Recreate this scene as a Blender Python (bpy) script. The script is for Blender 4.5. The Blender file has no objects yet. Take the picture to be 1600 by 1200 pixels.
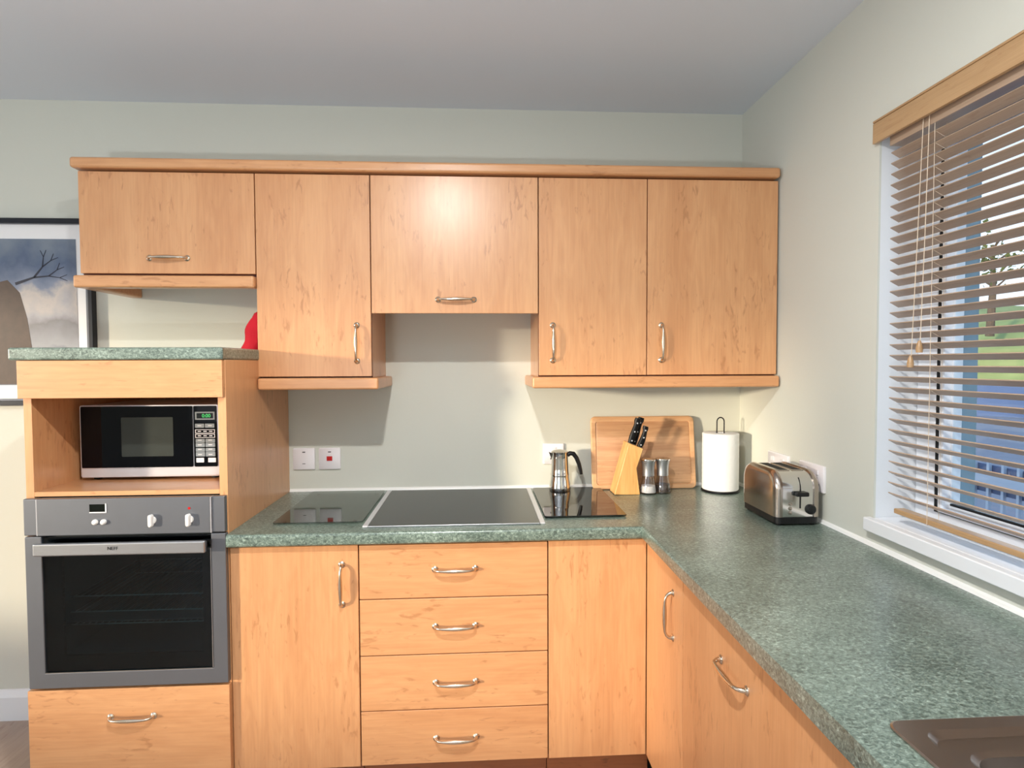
import bpy, bmesh, math, random
from mathutils import Vector, Matrix
random.seed(7)
PI = math.pi
sc = bpy.context.scene
COL = sc.collection

# ------------------------------------------------------------------ camera
cam_d = bpy.data.cameras.new('camera'); cam = bpy.data.objects.new('camera', cam_d); COL.objects.link(cam)
cam_d.sensor_fit = 'HORIZONTAL'; cam_d.sensor_width = 36.0; cam_d.lens = 921.4 / 1600 * 36.0
cam_d.clip_start = 0.02; cam_d.clip_end = 300
yaw, pit, rol = 0.05809, -0.03471, -0.004
F = Vector((math.sin(yaw)*math.cos(pit), math.cos(yaw)*math.cos(pit), math.sin(pit)))
R = Vector((math.cos(yaw), -math.sin(yaw), 0)); U = R.cross(F)
R2 = R*math.cos(rol) + U*math.sin(rol); U2 = -R*math.sin(rol) + U*math.cos(rol)
m = Matrix.Identity(4)
for i in range(3):
    m[i][0] = R2[i]; m[i][1] = U2[i]; m[i][2] = -F[i]
m.translation = Vector((1.3782, -2.4626, 1.4333))
cam.matrix_world = m
sc.camera = cam

# ------------------------------------------------------------------ view, world, sun, lamps
sc.view_settings.view_transform = 'Standard'; sc.view_settings.look = 'None'
sc.view_settings.gamma = 1.0; sc.view_settings.exposure = 0.07; sc.view_settings.use_curve_mapping = False
w = bpy.data.worlds.new('sky'); sc.world = w; w.use_nodes = True
nt = w.node_tree; nt.nodes.clear()
out = nt.nodes.new('ShaderNodeOutputWorld'); bg = nt.nodes.new('ShaderNodeBackground')
tc = nt.nodes.new('ShaderNodeTexCoord'); sx = nt.nodes.new('ShaderNodeSeparateXYZ'); cr = nt.nodes.new('ShaderNodeValToRGB')
cr.color_ramp.elements[0].position = 0.0; cr.color_ramp.elements[0].color = (0.95, 0.97, 1.0, 1)
cr.color_ramp.elements[1].position = 0.6; cr.color_ramp.elements[1].color = (0.42, 0.66, 1.0, 1)
nt.links.new(tc.outputs['Generated'], sx.inputs[0]); nt.links.new(sx.outputs['Z'], cr.inputs[0])
nt.links.new(cr.outputs[0], bg.inputs[0]); nt.links.new(bg.outputs[0], out.inputs[0])
bg.inputs[1].default_value = 1.5

def light(name, kind, loc, energy, color, size=None, rot=(0,0,0), sizey=None, portal=False, spread=None):
    d = bpy.data.lights.new(name, kind); o = bpy.data.objects.new(name, d); COL.objects.link(o)
    o.location = loc; o.rotation_euler = rot; d.energy = energy; d.color = color
    if kind == 'AREA':
        d.shape = 'DISK' if sizey is None else 'RECTANGLE'; d.size = size
        if sizey: d.size_y = sizey
        if portal: d.cycles.is_portal = True
        if spread: d.spread = spread
    elif kind == 'SUN': d.angle = size
    elif kind == 'POINT': d.shadow_soft_size = size
    return o
# low warm sun through the window of the left-hand wall
sun = light('sun', 'SUN', (0,0,6), 4.0, (1.0, 0.85, 0.64), math.radians(4))
sun.rotation_euler = Vector((1.5, 1.0, -0.155)).to_track_quat('-Z', 'Y').to_euler()
# ceiling downlight of the kitchen
light('kitchen_downlight', 'AREA', (1.21, -1.84, 2.44), 38, (1.0, 0.98, 0.95), 0.085)
light('room_fill_a', 'AREA', (-1.6, -3.9, 2.44), 5, (1.0, 0.97, 0.94), 0.30)  # unseen fill light, added for the ambient level of the room
light('room_fill_b', 'AREA', (1.3, -4.3, 2.44), 6, (1.0, 0.97, 0.94), 0.30)  # second added fill light, out of view
light('ceiling_fill', 'AREA', (0.6, -3.3, 0.95), 58, (0.88, 0.94, 1.0), 0.35, (PI, 0, 0))  # unseen upward fill, added to brighten the ceiling
light('left_window_daylight', 'AREA', (-3.97, -2.88, 1.42), 30, (0.80, 0.90, 1.0), 1.2, (0, -PI/2, 0), 3.9)
# daylight portals at the openings
light('portal_right', 'AREA', (2.80, -1.58, 1.55), 1, (1,1,1), 1.44, (0, PI/2, 0), 1.44, True).rotation_euler = (0, PI/2, 0)
light('portal_left', 'AREA', (-4.25, -2.88, 1.42), 1, (1,1,1), 1.34, (0, -PI/2, 0), 3.95, True)
light('portal_rear', 'AREA', (-0.4, -5.75, 1.45), 1, (1,1,1), 3.2, (PI/2, 0, 0), 1.4, True)

# ------------------------------------------------------------------ materials
def srgb(r, g, b):
    f = lambda c: (c/255/12.92) if c/255 <= 0.04045 else ((c/255+0.055)/1.055)**2.4
    return (f(r), f(g), f(b), 1)
def mat(name, col, rough=0.5, metal=0.0, spec=0.5, coat=0.0, bump=0.0, bscale=60, trans=0.0, var=0.0, vscale=8, emit=None, estr=1.0, ior=1.45, aniso=0):
    m = bpy.data.materials.new(name); m.use_nodes = True
    n = m.node_tree.nodes; l = m.node_tree.links; b = n['Principled BSDF']
    b.inputs['Base Color'].default_value = col; b.inputs['Roughness'].default_value = rough
    b.inputs['Metallic'].default_value = metal; b.inputs['Specular IOR Level'].default_value = spec
    b.inputs['Coat Weight'].default_value = coat; b.inputs['Transmission Weight'].default_value = trans
    b.inputs['IOR'].default_value = ior
    if emit: b.inputs['Emission Color'].default_value = emit; b.inputs['Emission Strength'].default_value = estr
    tc = n.new('ShaderNodeTexCoord'); nz = n.new('ShaderNodeTexNoise'); nz.inputs['Scale'].default_value = vscale
    nz.inputs['Detail'].default_value = 4; l.new(tc.outputs['Object'], nz.inputs['Vector'])
    if var:
        mx = n.new('ShaderNodeMixRGB'); mx.inputs[1].default_value = tuple(c*(1-var) for c in col[:3])+(1,)
        mx.inputs[2].default_value = tuple(min(1, c*(1+var)) for c in col[:3])+(1,)
        l.new(nz.outputs['Fac'], mx.inputs[0]); l.new(mx.outputs[0], b.inputs['Base Color'])
    if bump:
        nb = n.new('ShaderNodeTexNoise'); nb.inputs['Scale'].default_value = bscale; nb.inputs['Detail'].default_value = 3
        l.new(tc.outputs['Object'], nb.inputs['Vector'])
        bp = n.new('ShaderNodeBump'); bp.inputs['Strength'].default_value = bump; bp.inputs['Distance'].default_value = 0.002
        l.new(nb.outputs['Fac'], bp.inputs['Height']); l.new(bp.outputs[0], b.inputs['Normal'])
    return m
def wood(name, axis, light_c, mid_c, dark_c, rough=0.34, along=1.3, across=11, spec=0.5, fleck=0.42, coat=0.4):
    m = bpy.data.materials.new(name); m.use_nodes = True
    n = m.node_tree.nodes; l = m.node_tree.links; b = n['Principled BSDF']
    b.inputs['Roughness'].default_value = rough; b.inputs['Specular IOR Level'].default_value = spec
    b.inputs['Coat Weight'].default_value = coat; b.inputs['Coat Roughness'].default_value = 0.3
    tc = n.new('ShaderNodeTexCoord'); oi = n.new('ShaderNodeObjectInfo')
    mul = n.new('ShaderNodeMath'); mul.operation = 'MULTIPLY'; mul.inputs[1].default_value = 37.0
    l.new(oi.outputs['Random'], mul.inputs[0])
    add = n.new('ShaderNodeVectorMath'); add.operation = 'ADD'
    l.new(tc.outputs['Object'], add.inputs[0]); l.new(mul.outputs[0], add.inputs[1])
    def mapping(al, ac):
        mp = n.new('ShaderNodeMapping'); s = [ac, ac, ac]; s[axis] = al
        mp.inputs['Scale'].default_value = s; l.new(add.outputs[0], mp.inputs['Vector']); return mp
    # broad boards
    m1 = mapping(along*0.25, across*0.7); n1 = n.new('ShaderNodeTexNoise'); n1.inputs['Scale'].default_value = 1.0; n1.inputs['Detail'].default_value = 2
    l.new(m1.outputs[0], n1.inputs['Vector'])
    # flowing grain
    m2 = mapping(along*2.2, across*1.6); n2 = n.new('ShaderNodeTexNoise'); n2.inputs['Scale'].default_value = 1.6; n2.inputs['Detail'].default_value = 5
    n2.inputs['Distortion'].default_value = 1.6; l.new(m2.outputs[0], n2.inputs['Vector'])
    m3 = mapping(along*4, across*14); n3 = n.new('ShaderNodeTexNoise'); n3.inputs['Scale'].default_value = 1.0; n3.inputs['Detail'].default_value = 3
    l.new(m3.outputs[0], n3.inputs['Vector'])
    a1 = n.new('ShaderNodeMath'); a1.operation = 'MULTIPLY_ADD'; a1.inputs[1].default_value = 0.55
    l.new(n1.outputs['Fac'], a1.inputs[0])
    a2 = n.new('ShaderNodeMath'); a2.operation = 'MULTIPLY'; a2.inputs[1].default_value = 0.45; l.new(n2.outputs['Fac'], a2.inputs[0]); l.new(a2.outputs[0], a1.inputs[2])
    rp = n.new('ShaderNodeValToRGB'); rp.color_ramp.elements[0].position = 0.36; rp.color_ramp.elements[0].color = mid_c
    rp.color_ramp.elements[1].position = 0.62; rp.color_ramp.elements[1].color = light_c; l.new(a1.outputs[0], rp.inputs[0])
    mx = n.new('ShaderNodeMixRGB'); mx.blend_type = 'MULTIPLY'; l.new(rp.outputs[0], mx.inputs[1])
    r3 = n.new('ShaderNodeValToRGB'); r3.color_ramp.elements[0].position = 0.3; r3.color_ramp.elements[0].color = (0.91, 0.89, 0.87, 1)
    r3.color_ramp.elements[1].position = 0.6; r3.color_ramp.elements[1].color = (1, 1, 1, 1); l.new(n3.outputs['Fac'], r3.inputs[0])
    mx.inputs[0].default_value = 0.8; l.new(r3.outputs[0], mx.inputs[2])
    # sparse flecks
    m4 = mapping(11, 40); n4 = n.new('ShaderNodeTexNoise'); n4.inputs['Scale'].default_value = 1.7; n4.inputs['Detail'].default_value = 4; n4.inputs['Distortion'].default_value = 0.7
    l.new(m4.outputs[0], n4.inputs['Vector'])
    m5 = mapping(5, 7); n5 = n.new('ShaderNodeTexNoise'); n5.inputs['Scale'].default_value = 1.0; n5.inputs['Detail'].default_value = 1; l.new(m5.outputs[0], n5.inputs['Vector'])
    s4 = n.new('ShaderNodeMath'); s4.operation = 'MULTIPLY_ADD'; s4.inputs[1].default_value = 0.5; l.new(n5.outputs['Fac'], s4.inputs[0]); l.new(n4.outputs['Fac'], s4.inputs[2])
    r4 = n.new('ShaderNodeValToRGB'); r4.color_ramp.elements[0].position = 0.88; r4.color_ramp.elements[0].color = (0,0,0,1)
    r4.color_ramp.elements[1].position = 0.99; r4.color_ramp.elements[1].color = (fleck,)*3+(1,); l.new(s4.outputs[0], r4.inputs[0])
    mf = n.new('ShaderNodeMixRGB'); l.new(r4.outputs[0], mf.inputs[0]); l.new(mx.outputs[0], mf.inputs[1]); mf.inputs[2].default_value = dark_c
    l.new(mf.outputs[0], b.inputs['Base Color'])
    bp = n.new('ShaderNodeBump'); bp.inputs['Strength'].default_value = 0.05; bp.inputs['Distance'].default_value = 0.002
    l.new(n3.outputs['Fac'], bp.inputs['Height']); l.new(bp.outputs[0], b.inputs['Normal'])
    return m
def stone(name):
    m = bpy.data.materials.new(name); m.use_nodes = True
    n = m.node_tree.nodes; l = m.node_tree.links; b = n['Principled BSDF']
    b.inputs['Roughness'].default_value = 0.33; b.inputs['Specular IOR Level'].default_value = 0.6; b.inputs['Coat Weight'].default_value = 0.5; b.inputs['Coat Roughness'].default_value = 0.24
    tc = n.new('ShaderNodeTexCoord'); mp = n.new('ShaderNodeMapping'); mp.inputs['Scale'].default_value = (1, 1.3, 1.3)
    mp.inputs['Rotation'].default_value = (0, 0, 0.5)
    l.new(tc.outputs['Object'], mp.inputs['Vector'])
    n1 = n.new('ShaderNodeTexNoise'); n1.inputs['Scale'].default_value = 115; n1.inputs['Detail'].default_value = 7; n1.inputs['Roughness'].default_value = 0.68; n1.inputs['Distortion'].default_value = 0.9
    n2 = n.new('ShaderNodeTexNoise'); n2.inputs['Scale'].default_value = 7; n2.inputs['Detail'].default_value = 3
    for q in (n1, n2): l.new(mp.outputs[0], q.inputs['Vector'])
    ma = n.new('ShaderNodeMath'); ma.operation = 'MULTIPLY_ADD'; ma.inputs[1].default_value = 0.22; l.new(n2.outputs['Fac'], ma.inputs[0]); l.new(n1.outputs['Fac'], ma.inputs[2])
    rp = n.new('ShaderNodeValToRGB'); e = rp.color_ramp.elements
    e[0].position = 0.47; e[0].color = srgb(62, 76, 70); e[1].position = 0.79; e[1].color = srgb(160, 178, 166)
    k = e.new(0.585); k.color = srgb(96, 113, 104); k = e.new(0.68); k.color = srgb(121, 138, 128)
    l.new(ma.outputs[0], rp.inputs[0]); l.new(rp.outputs[0], b.inputs['Base Color'])
    return m
def glass(name, tint=(1,1,1,1), gloss=0.08, rough=0.0):
    m = bpy.data.materials.new(name); m.use_nodes = True
    n = m.node_tree.nodes; l = m.node_tree.links; n.clear()
    o = n.new('ShaderNodeOutputMaterial'); t = n.new('ShaderNodeBsdfTransparent'); g = n.new('ShaderNodeBsdfGlossy'); mx = n.new('ShaderNodeMixShader')
    t.inputs[0].default_value = tint; g.inputs['Roughness'].default_value = rough
    lw = n.new('ShaderNodeLayerWeight'); lw.inputs[0].default_value = 0.5
    fr = n.new('ShaderNodeMath'); fr.operation = 'POWER'; fr.inputs[1].default_value = 5; l.new(lw.outputs['Facing'], fr.inputs[0])
    ad = n.new('ShaderNodeMath'); ad.operation = 'ADD'; ad.inputs[1].default_value = gloss+.03; ad.use_clamp = True
    l.new(fr.outputs[0], ad.inputs[0]); l.new(ad.outputs[0], mx.inputs[0]); l.new(t.outputs[0], mx.inputs[1]); l.new(g.outputs[0], mx.inputs[2]); l.new(mx.outputs[0], o.inputs[0])
    return m
LC, MC, DC = srgb(216, 161, 113), srgb(203, 145, 98), srgb(150, 92, 50)
M = {}
M['wood_v'] = wood('alder_vertical', 2, LC, MC, DC)
M['wood_h'] = wood('alder_horizontal', 0, LC, MC, DC)
M['wood_y'] = wood('alder_deep', 1, LC, MC, DC)
M['carcass'] = mat('carcass_gap_shade', srgb(92, 42, 26), 0.5, var=0.08)  # dark brown puts the shade of the door gaps into the colour
M['plinth'] = wood('plinth_wood', 0, srgb(150, 92, 56), srgb(128, 74, 44), srgb(60, 30, 16))
M['worktop'] = stone('green_mottled_laminate')
M['wall'] = mat('wall_paint', srgb(209, 210, 199), 0.75, spec=0.25, bump=0.12, bscale=90, var=0.012, vscale=2.5)
M['ceil'] = mat('ceiling_paint', srgb(218, 226, 235), 0.85, spec=0.2, var=0.015, vscale=1.5)
M['white'] = mat('white_gloss_paint', srgb(232, 234, 236), 0.35, var=0.01)
M['reveal'] = mat('white_reveal_paint', srgb(226, 228, 230), 0.6, bump=0.35, bscale=35, var=0.03, vscale=14)
M['upvc'] = mat('white_upvc', srgb(236, 238, 242), 0.3)
M['plastic'] = mat('white_plastic', srgb(232, 228, 230), 0.3)
M['black'] = mat('black_plastic', srgb(16, 16, 18), 0.35)
M['bakelite'] = mat('black_handle', srgb(9, 9, 11), 0.4, spec=0.3)
M['rubber'] = mat('black_rubber', srgb(10, 10, 12), 0.7)
M['red'] = mat('red_switch', srgb(190, 18, 14), 0.3)
M['slotline'] = mat('dark_mark', srgb(60, 58, 62), 0.5)
M['nickel'] = mat('satin_nickel', srgb(214, 198, 178), 0.2, 1.0, bump=0.05)
M['steel'] = mat('brushed_steel', srgb(176, 178, 182), 0.34, 0.9, bump=0.06, bscale=200, var=0.1, vscale=5)
M['steel_dark'] = mat('oven_steel', srgb(128, 131, 138), 0.36, 0.85, bump=0.05, var=0.1, vscale=4)
M['sink'] = mat('sink_steel', srgb(182, 174, 168), 0.27, 1.0, bump=0.04, bscale=150)
M['chrome'] = mat('polished_steel', srgb(215, 212, 208), 0.09, 1.0)
M['chrome_br'] = mat('brushed_shell_steel', srgb(186, 174, 164), 0.2, 1.0, bump=0.04, bscale=120)
M['silver'] = mat('silver_plastic', srgb(218, 218, 222), 0.32, 0.5)
M['blackglass'] = mat('black_glass', srgb(4, 5, 9), 0.04, spec=0.22)
M['hobglass'] = mat('hob_glass', srgb(30, 33, 33), 0.10, spec=0.55, var=0.1)
M['mwwindow'] = mat('microwave_mesh_window', srgb(62, 66, 62), 0.12, spec=0.2)
M['ovenglass'] = glass('oven_door_glass', (0.42, 0.55, 0.58, 1), 0.01)
M['enamel'] = mat('oven_enamel', srgb(44, 56, 62), 0.4, var=0.1)
M['pane'] = glass('window_glass', (0.93, 0.97, 0.98, 1), 0.01)
M['saver'] = glass('smoked_saver_glass', (0.62, 0.66, 0.64, 1), 0.01)
M['saver_dark'] = mat('dark_saver_glass', srgb(12, 14, 14), 0.03, spec=0.9)
M['clear'] = glass('clear_glass', (0.90, 0.90, 0.90, 1), 0.05)
M['salt'] = mat('salt_grains', srgb(240, 240, 240), 0.8, bump=0.6, bscale=400)
M['pepper'] = mat('peppercorns', srgb(70, 56, 48), 0.7, bump=1.0, bscale=350, var=0.5, vscale=220)
M['bamboo'] = wood('bamboo_board', 0, srgb(216, 172, 130), srgb(194, 144, 104), srgb(150, 92, 56), rough=0.5, across=30, fleck=0.4)
M['bamboo_rim'] = wood('bamboo_rim', 0, srgb(222, 176, 130), srgb(206, 156, 112), srgb(150, 92, 56), rough=0.5, across=20, fleck=0.2)
M['block'] = wood('knife_block_wood', 2, srgb(232, 184, 116), srgb(208, 152, 84), srgb(160, 104, 52), rough=0.5, across=26, fleck=0.2)
M['paper'] = mat('kitchen_paper', srgb(228, 229, 228), 0.9, spec=0.1, bump=0.9, bscale=70)
M['wire'] = mat('black_wire', srgb(28, 28, 32), 0.4, 0.6)
M['cloth'] = mat('red_cloth', srgb(178, 10, 34), 0.85, bump=0.5, bscale=160, var=0.15, vscale=20)
M['blind'] = wood('blind_slat_wood', 1, srgb(184, 160, 138), srgb(168, 144, 122), srgb(120, 86, 58), rough=0.42, across=40, fleck=0.2)
M['valance'] = wood('blind_valance_wood', 1, srgb(190, 154, 112), srgb(176, 140, 98), srgb(150, 104, 60), rough=0.4, across=30, fleck=0.2)
M['cord'] = mat('blind_cord', srgb(222, 204, 180), 0.8)
M['frame'] = mat('black_picture_frame', srgb(14, 16, 26), 0.35)
M['frame_in'] = mat('grey_frame_fillet', srgb(110, 112, 118), 0.3, 0.4)
M['mount'] = mat('white_mount', srgb(238, 238, 238), 0.7)
M['seal'] = mat('white_sealant', srgb(240, 240, 236), 0.35)
M['floor'] = wood('laminate_floor', 1, srgb(170, 150, 134), srgb(152, 132, 117), srgb(120, 84, 60), rough=0.4, across=8, along=1.0)
M['display'] = mat('display_dark', srgb(8, 14, 10), 0.15)
M['led'] = mat('green_led', (0, 0, 0, 1), 0.5, emit=(0.10, 1.0, 0.22, 1), estr=0.9)
M['btn'] = mat('grey_key', srgb(128, 136, 140), 0.4)
M['btn_w'] = mat('white_key', srgb(214, 214, 218), 0.4)
M['knobw'] = mat('white_knob', srgb(236, 234, 230), 0.25)
M['grass'] = mat('grass_bank', srgb(150, 158, 104), 0.95, spec=0.1, var=0.35, vscale=1.2)
M['asphalt'] = mat('asphalt', srgb(138, 134, 144), 0.9, var=0.12, vscale=4)
M['bluewall'] = mat('blue_grey_render', srgb(88, 108, 148), 0.8, var=0.05)
M['fence'] = mat('white_fence_paint', srgb(170, 182, 200), 0.5)
M['fenceblue'] = mat('blue_board', srgb(72, 90, 126), 0.6, var=0.1)
M['render'] = mat('outside_render', srgb(132, 158, 168), 0.9, bump=0.4, bscale=30, var=0.05)
M['leaf'] = mat('leaves', srgb(84, 96, 50), 0.8, var=0.4, vscale=5)
M['bark'] = mat('bark', srgb(96, 82, 70), 0.9, var=0.2)

# ------------------------------------------------------------------ mesh helpers
ORG = {}
def tag(o, label=None, cat=None, group=None, kind=None):
    if label: o['label'] = label
    if cat: o['category'] = cat
    if group: o['group'] = group
    if kind: o['kind'] = kind
    return o
def thing(name, loc, label, cat, group=None):
    o = bpy.data.objects.new(name, None); COL.objects.link(o); o.location = loc; o.empty_display_size = 0.05
    ORG[o] = Vector(loc); return tag(o, label, cat, group)
class MB:
    def __init__(s): s.b = bmesh.new()
    def box(s, x0, x1, y0, y1, z0, z1):
        if x0 > x1: x0, x1 = x1, x0
        if y0 > y1: y0, y1 = y1, y0
        if z0 > z1: z0, z1 = z1, z0
        v = [s.b.verts.new(p) for p in ((x0,y0,z0),(x1,y0,z0),(x1,y1,z0),(x0,y1,z0),(x0,y0,z1),(x1,y0,z1),(x1,y1,z1),(x0,y1,z1))]
        for f in ((3,2,1,0),(4,5,6,7),(0,1,5,4),(1,2,6,5),(2,3,7,6),(3,0,4,7)): s.b.faces.new([v[i] for i in f])
        return s
    def loft(s, loops, cap0=True, cap1=True, closed=True):
        L = [[s.b.verts.new(p) for p in lp] for lp in loops]; n = len(L[0])
        for a, c in zip(L, L[1:]):
            for i in range(n if closed else n-1):
                j = (i+1) % n; s.b.faces.new((a[i], a[j], c[j], c[i]))
        if cap0: s.b.faces.new(list(reversed(L[0])))
        if cap1: s.b.faces.new(L[-1])
        return s
    def lathe(s, prof, c, n=32, axis='z'):
        lp = []
        for r, h in prof:
            r = max(r, 0.00005)
            ring = []
            for k in range(n):
                a = 2*PI*k/n; p = (r*math.cos(a), r*math.sin(a), h)
                if axis == 'y': p = (p[0], -p[2], p[1])      # h points to -y
                if axis == 'x': p = (-p[2], p[0], p[1])      # h points to -x
                ring.append((c[0]+p[0], c[1]+p[1], c[2]+p[2]))
            lp.append(ring)
        return s.loft(lp)
    def tube(s, pts, rad, n=10, flat=1.0, up=None):
        P = [Vector(p) for p in pts]
        if not hasattr(rad, '__len__'): rad = [rad]*len(P)
        T = [(P[min(i+1, len(P)-1)]-P[max(i-1, 0)]).normalized() for i in range(len(P))]
        a = Vector(up) if up else (Vector((0,0,1)) if abs(T[0].z) < 0.9 else Vector((1,0,0)))
        nv = (a - T[0]*a.dot(T[0])).normalized(); lp = []
        for p, t, r in zip(P, T, rad):
            nv = (nv - t*nv.dot(t)).normalized(); bv = t.cross(nv)
            lp.append([tuple(p + nv*math.cos(2*PI*k/n)*r*flat + bv*math.sin(2*PI*k/n)*r) for k in range(n)])
        return s.loft(lp)
    def prism(s, poly, axis, d0, d1):
        def pt(u, v, d): return {'x': (d,u,v), 'y': (u,d,v), 'z': (u,v,d)}[axis]
        return s.loft([[pt(u,v,d0) for u,v in poly], [pt(u,v,d1) for u,v in poly]])
    def cells(s, xs, ys, zs, keep, axis='z'):
        """filled cells of a 2-D grid, extruded: one closed surface with holes"""
        vc = {}
        def V(i, j, k):
            if (i,j,k) not in vc:
                a, b_, d = xs[i], ys[j], zs[k]
                vc[(i,j,k)] = s.b.verts.new({'z': (a,b_,d), 'x': (d,a,b_), 'y': (a,d,b_)}[axis])
            return vc[(i,j,k)]
        K = lambda i, j: 0 <= i < len(xs)-1 and 0 <= j < len(ys)-1 and keep(i, j)
        for i in range(len(xs)-1):
            for j in range(len(ys)-1):
                if not K(i, j): continue
                s.b.faces.new((V(i,j,0), V(i,j+1,0), V(i+1,j+1,0), V(i+1,j,0)))
                s.b.faces.new((V(i,j,1), V(i+1,j,1), V(i+1,j+1,1), V(i,j+1,1)))
                if not K(i-1, j): s.b.faces.new((V(i,j,0), V(i,j,1), V(i,j+1,1), V(i,j+1,0)))
                if not K(i+1, j): s.b.faces.new((V(i+1,j,0), V(i+1,j+1,0), V(i+1,j+1,1), V(i+1,j,1)))
                if not K(i, j-1): s.b.faces.new((V(i,j,0), V(i+1,j,0), V(i+1,j,1), V(i,j,1)))
                if not K(i, j+1): s.b.faces.new((V(i,j+1,0), V(i,j+1,1), V(i+1,j+1,1), V(i+1,j+1,0)))
        return s
    def bev(s, sel, off, seg=3):
        es = [e for e in s.b.edges if sel(e)]
        bmesh.ops.bevel(s.b, geom=es, offset=off, segments=seg, profile=0.5, affect='EDGES', clamp_overlap=True); return s
    def build(s, name, m, parent=None, smooth=False, bevel=0.0, seg=2, origin=None):
        bmesh.ops.recalc_face_normals(s.b, faces=s.b.faces)
        org = ORG[parent] if parent is not None else Vector(origin) if origin else Vector((0,0,0))
        if parent is None and origin is None:
            bb = [v.co for v in s.b.verts]
            org = Vector(((min(v.x for v in bb)+max(v.x for v in bb))/2, (min(v.y for v in bb)+max(v.y for v in bb))/2, min(v.z for v in bb)))
        for v in s.b.verts: v.co -= org
        me = bpy.data.meshes.new(name); s.b.to_mesh(me); s.b.free()
        o = bpy.data.objects.new(name, me); COL.objects.link(o); me.materials.append(m)
        if parent is not None: o.parent = parent
        else: o.location = org
        ORG[o] = org
        if smooth or bevel:
            for p in me.polygons: p.use_smooth = True
            try: me.set_sharp_from_angle(angle=math.radians(40))
            except Exception: pass
        if bevel:
            md = o.modifiers.new('bevel', 'BEVEL'); md.width = bevel; md.segments = seg; md.limit_method = 'ANGLE'; md.angle_limit = math.radians(40)
            md.harden_normals = True
        return o
def bx(name, m, parent, *d, bevel=0.0015):
    return MB().box(*d).build(name, m, parent, bevel=bevel)
def rrect(x0, x1, y0, y1, r, n=5):
    P = []
    for cx, cy, a0 in ((x1-r, y1-r, 0), (x0+r, y1-r, PI/2), (x0+r, y0+r, PI), (x1-r, y0+r, 3*PI/2)):
        for k in range(n+1):
            a = a0 + PI/2*k/n; P.append((cx+r*math.cos(a), cy+r*math.sin(a)))
    return P
def text(name, s, size, m, parent, loc, rot=(PI/2,0,0), ext=0.0003):
    c = bpy.data.curves.new(name, 'FONT'); c.body = s; c.size = size; c.extrude = ext; c.align_x = 'CENTER'; c.align_y = 'CENTER'
    o = bpy.data.objects.new(name+'_t', c); COL.objects.link(o)
    bpy.context.view_layer.update()
    me = bpy.data.meshes.new_from_object(o.evaluated_get(bpy.context.evaluated_depsgraph_get()))
    bpy.data.objects.remove(o)
    me.transform(Matrix.Translation(Vector(loc)-ORG[parent]) @ Vector(rot).to_track_quat('Z','Y').to_matrix().to_4x4() if False else Matrix.Translation(Vector(loc)-ORG[parent]) @ __import__('mathutils').Euler(rot).to_matrix().to_4x4())
    o = bpy.data.objects.new(name, me); COL.objects.link(o); o.parent = parent; ORG[o] = ORG[parent]; me.materials.clear(); me.materials.append(m)
    return o
def handle(parent, c, along, out, L=0.128, name='handle'):
    """bow handle: c on the door face, along / out unit vectors"""
    A = Vector(along); O = Vector(out); C = Vector(c); b = MB()
    pts = [(-.5,.0),(-.498,.006),(-.485,.012),(-.44,.0185),(-.37,.0225),(-.28,.0238),(-.15,.0242),(0,.0245),(.15,.0242),(.28,.0238),(.37,.0225),(.44,.0185),(.485,.012),(.498,.006),(.5,0)]
    rd = [.0066,.0056,.0048,.0042,.0040,.0047,.0062,.0067,.0062,.0047,.0040,.0042,.0048,.0056,.0066]
    b.tube([C + A*(t*L) + O*h for t, h in pts], rd, 12)
    for sgn in (-.5, .5):
        q = C + A*(sgn*L)
        for (r0, h) in (((.0095), .0),):
            ax = 'y' if abs(O.y) > .5 else 'x'
            b.lathe([(0,-.0005),(.0108,-.0005),(.0108,.0015),(.0078,.004),(.0058,.0052),(0,.0056)], q, 16, ax)
    return b.build(name, M['nickel'], parent, smooth=True)

FW = -0.3226    # face of the wall cabinet doors
FB = -0.5991    # face of the base cabinet doors
RX = 2.4992

# ------------------------------------------------------------------ the setting
def struct(o): o['kind'] = 'structure'; return o
XL, YR, H = -4.0, -5.5, 2.478
struct(MB().box(XL-.3, 2.79, YR-.3, .25, -.12, 0).build('floor', M['floor']))
struct(MB().box(XL-.3, 2.79, YR-.3, .25, H, H+.25).build('ceiling', M['ceil']))
struct(MB().box(XL-.3, 2.79, 0, .25, 0, H).build('wall_back', M['wall']))
b = MB().cells([YR, -2.30, -.862, 0], [0, .975, 2.105, H], [RX, 2.505], lambda i, j: not (i == 1 and j == 1), 'x')
struct(b.build('wall_right', M['wall']))
b = MB().cells([YR, -2.30, -.862, 0], [0, .975, 2.105, H], [2.79, 2.795], lambda i, j: not (i == 1 and j == 1), 'x')
b.box(2.505, 2.79, -.862, 0, 0, H).box(2.505, 2.79, YR, -2.30, 0, H).box(2.505, 2.79, -2.30, -.862, 0, .970).box(2.505, 2.79, -2.30, -.862, 2.105, H)
struct(b.build('wall_right_core', M['reveal']))
b = MB().box(2.795, 2.80, -.862, .25, -.7, H+.25).box(2.795, 2.80, YR, -2.30, -.7, H+.25).box(2.69, 2.795, -.868, -.8625, .97, 2.105)
struct(b.build('wall_right_outside', M['render']))
b = MB().cells([YR-.3, -4.85, -.9, 0], [0, .75, 2.09, H], [XL-.2, XL], lambda i, j: not (i == 1 and j == 1), 'x')
struct(b.build('wall_left', M['wall']))
b = MB().cells([XL, -2.0, 1.2, RX], [0, .75, 2.15, H], [YR-.2, YR], lambda i, j: not (i == 1 and j == 1), 'y')
struct(b.build('wall_rear', M['wall']))
# baseboard: painted, with a stepped top
struct(MB().prism([(0, 0), (-.018, 0), (-.018, .095), (-.012, .105), (-.006, .118), (0, .122)], 'x', XL, 0.0).build('baseboard_back', M['white']))
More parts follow.
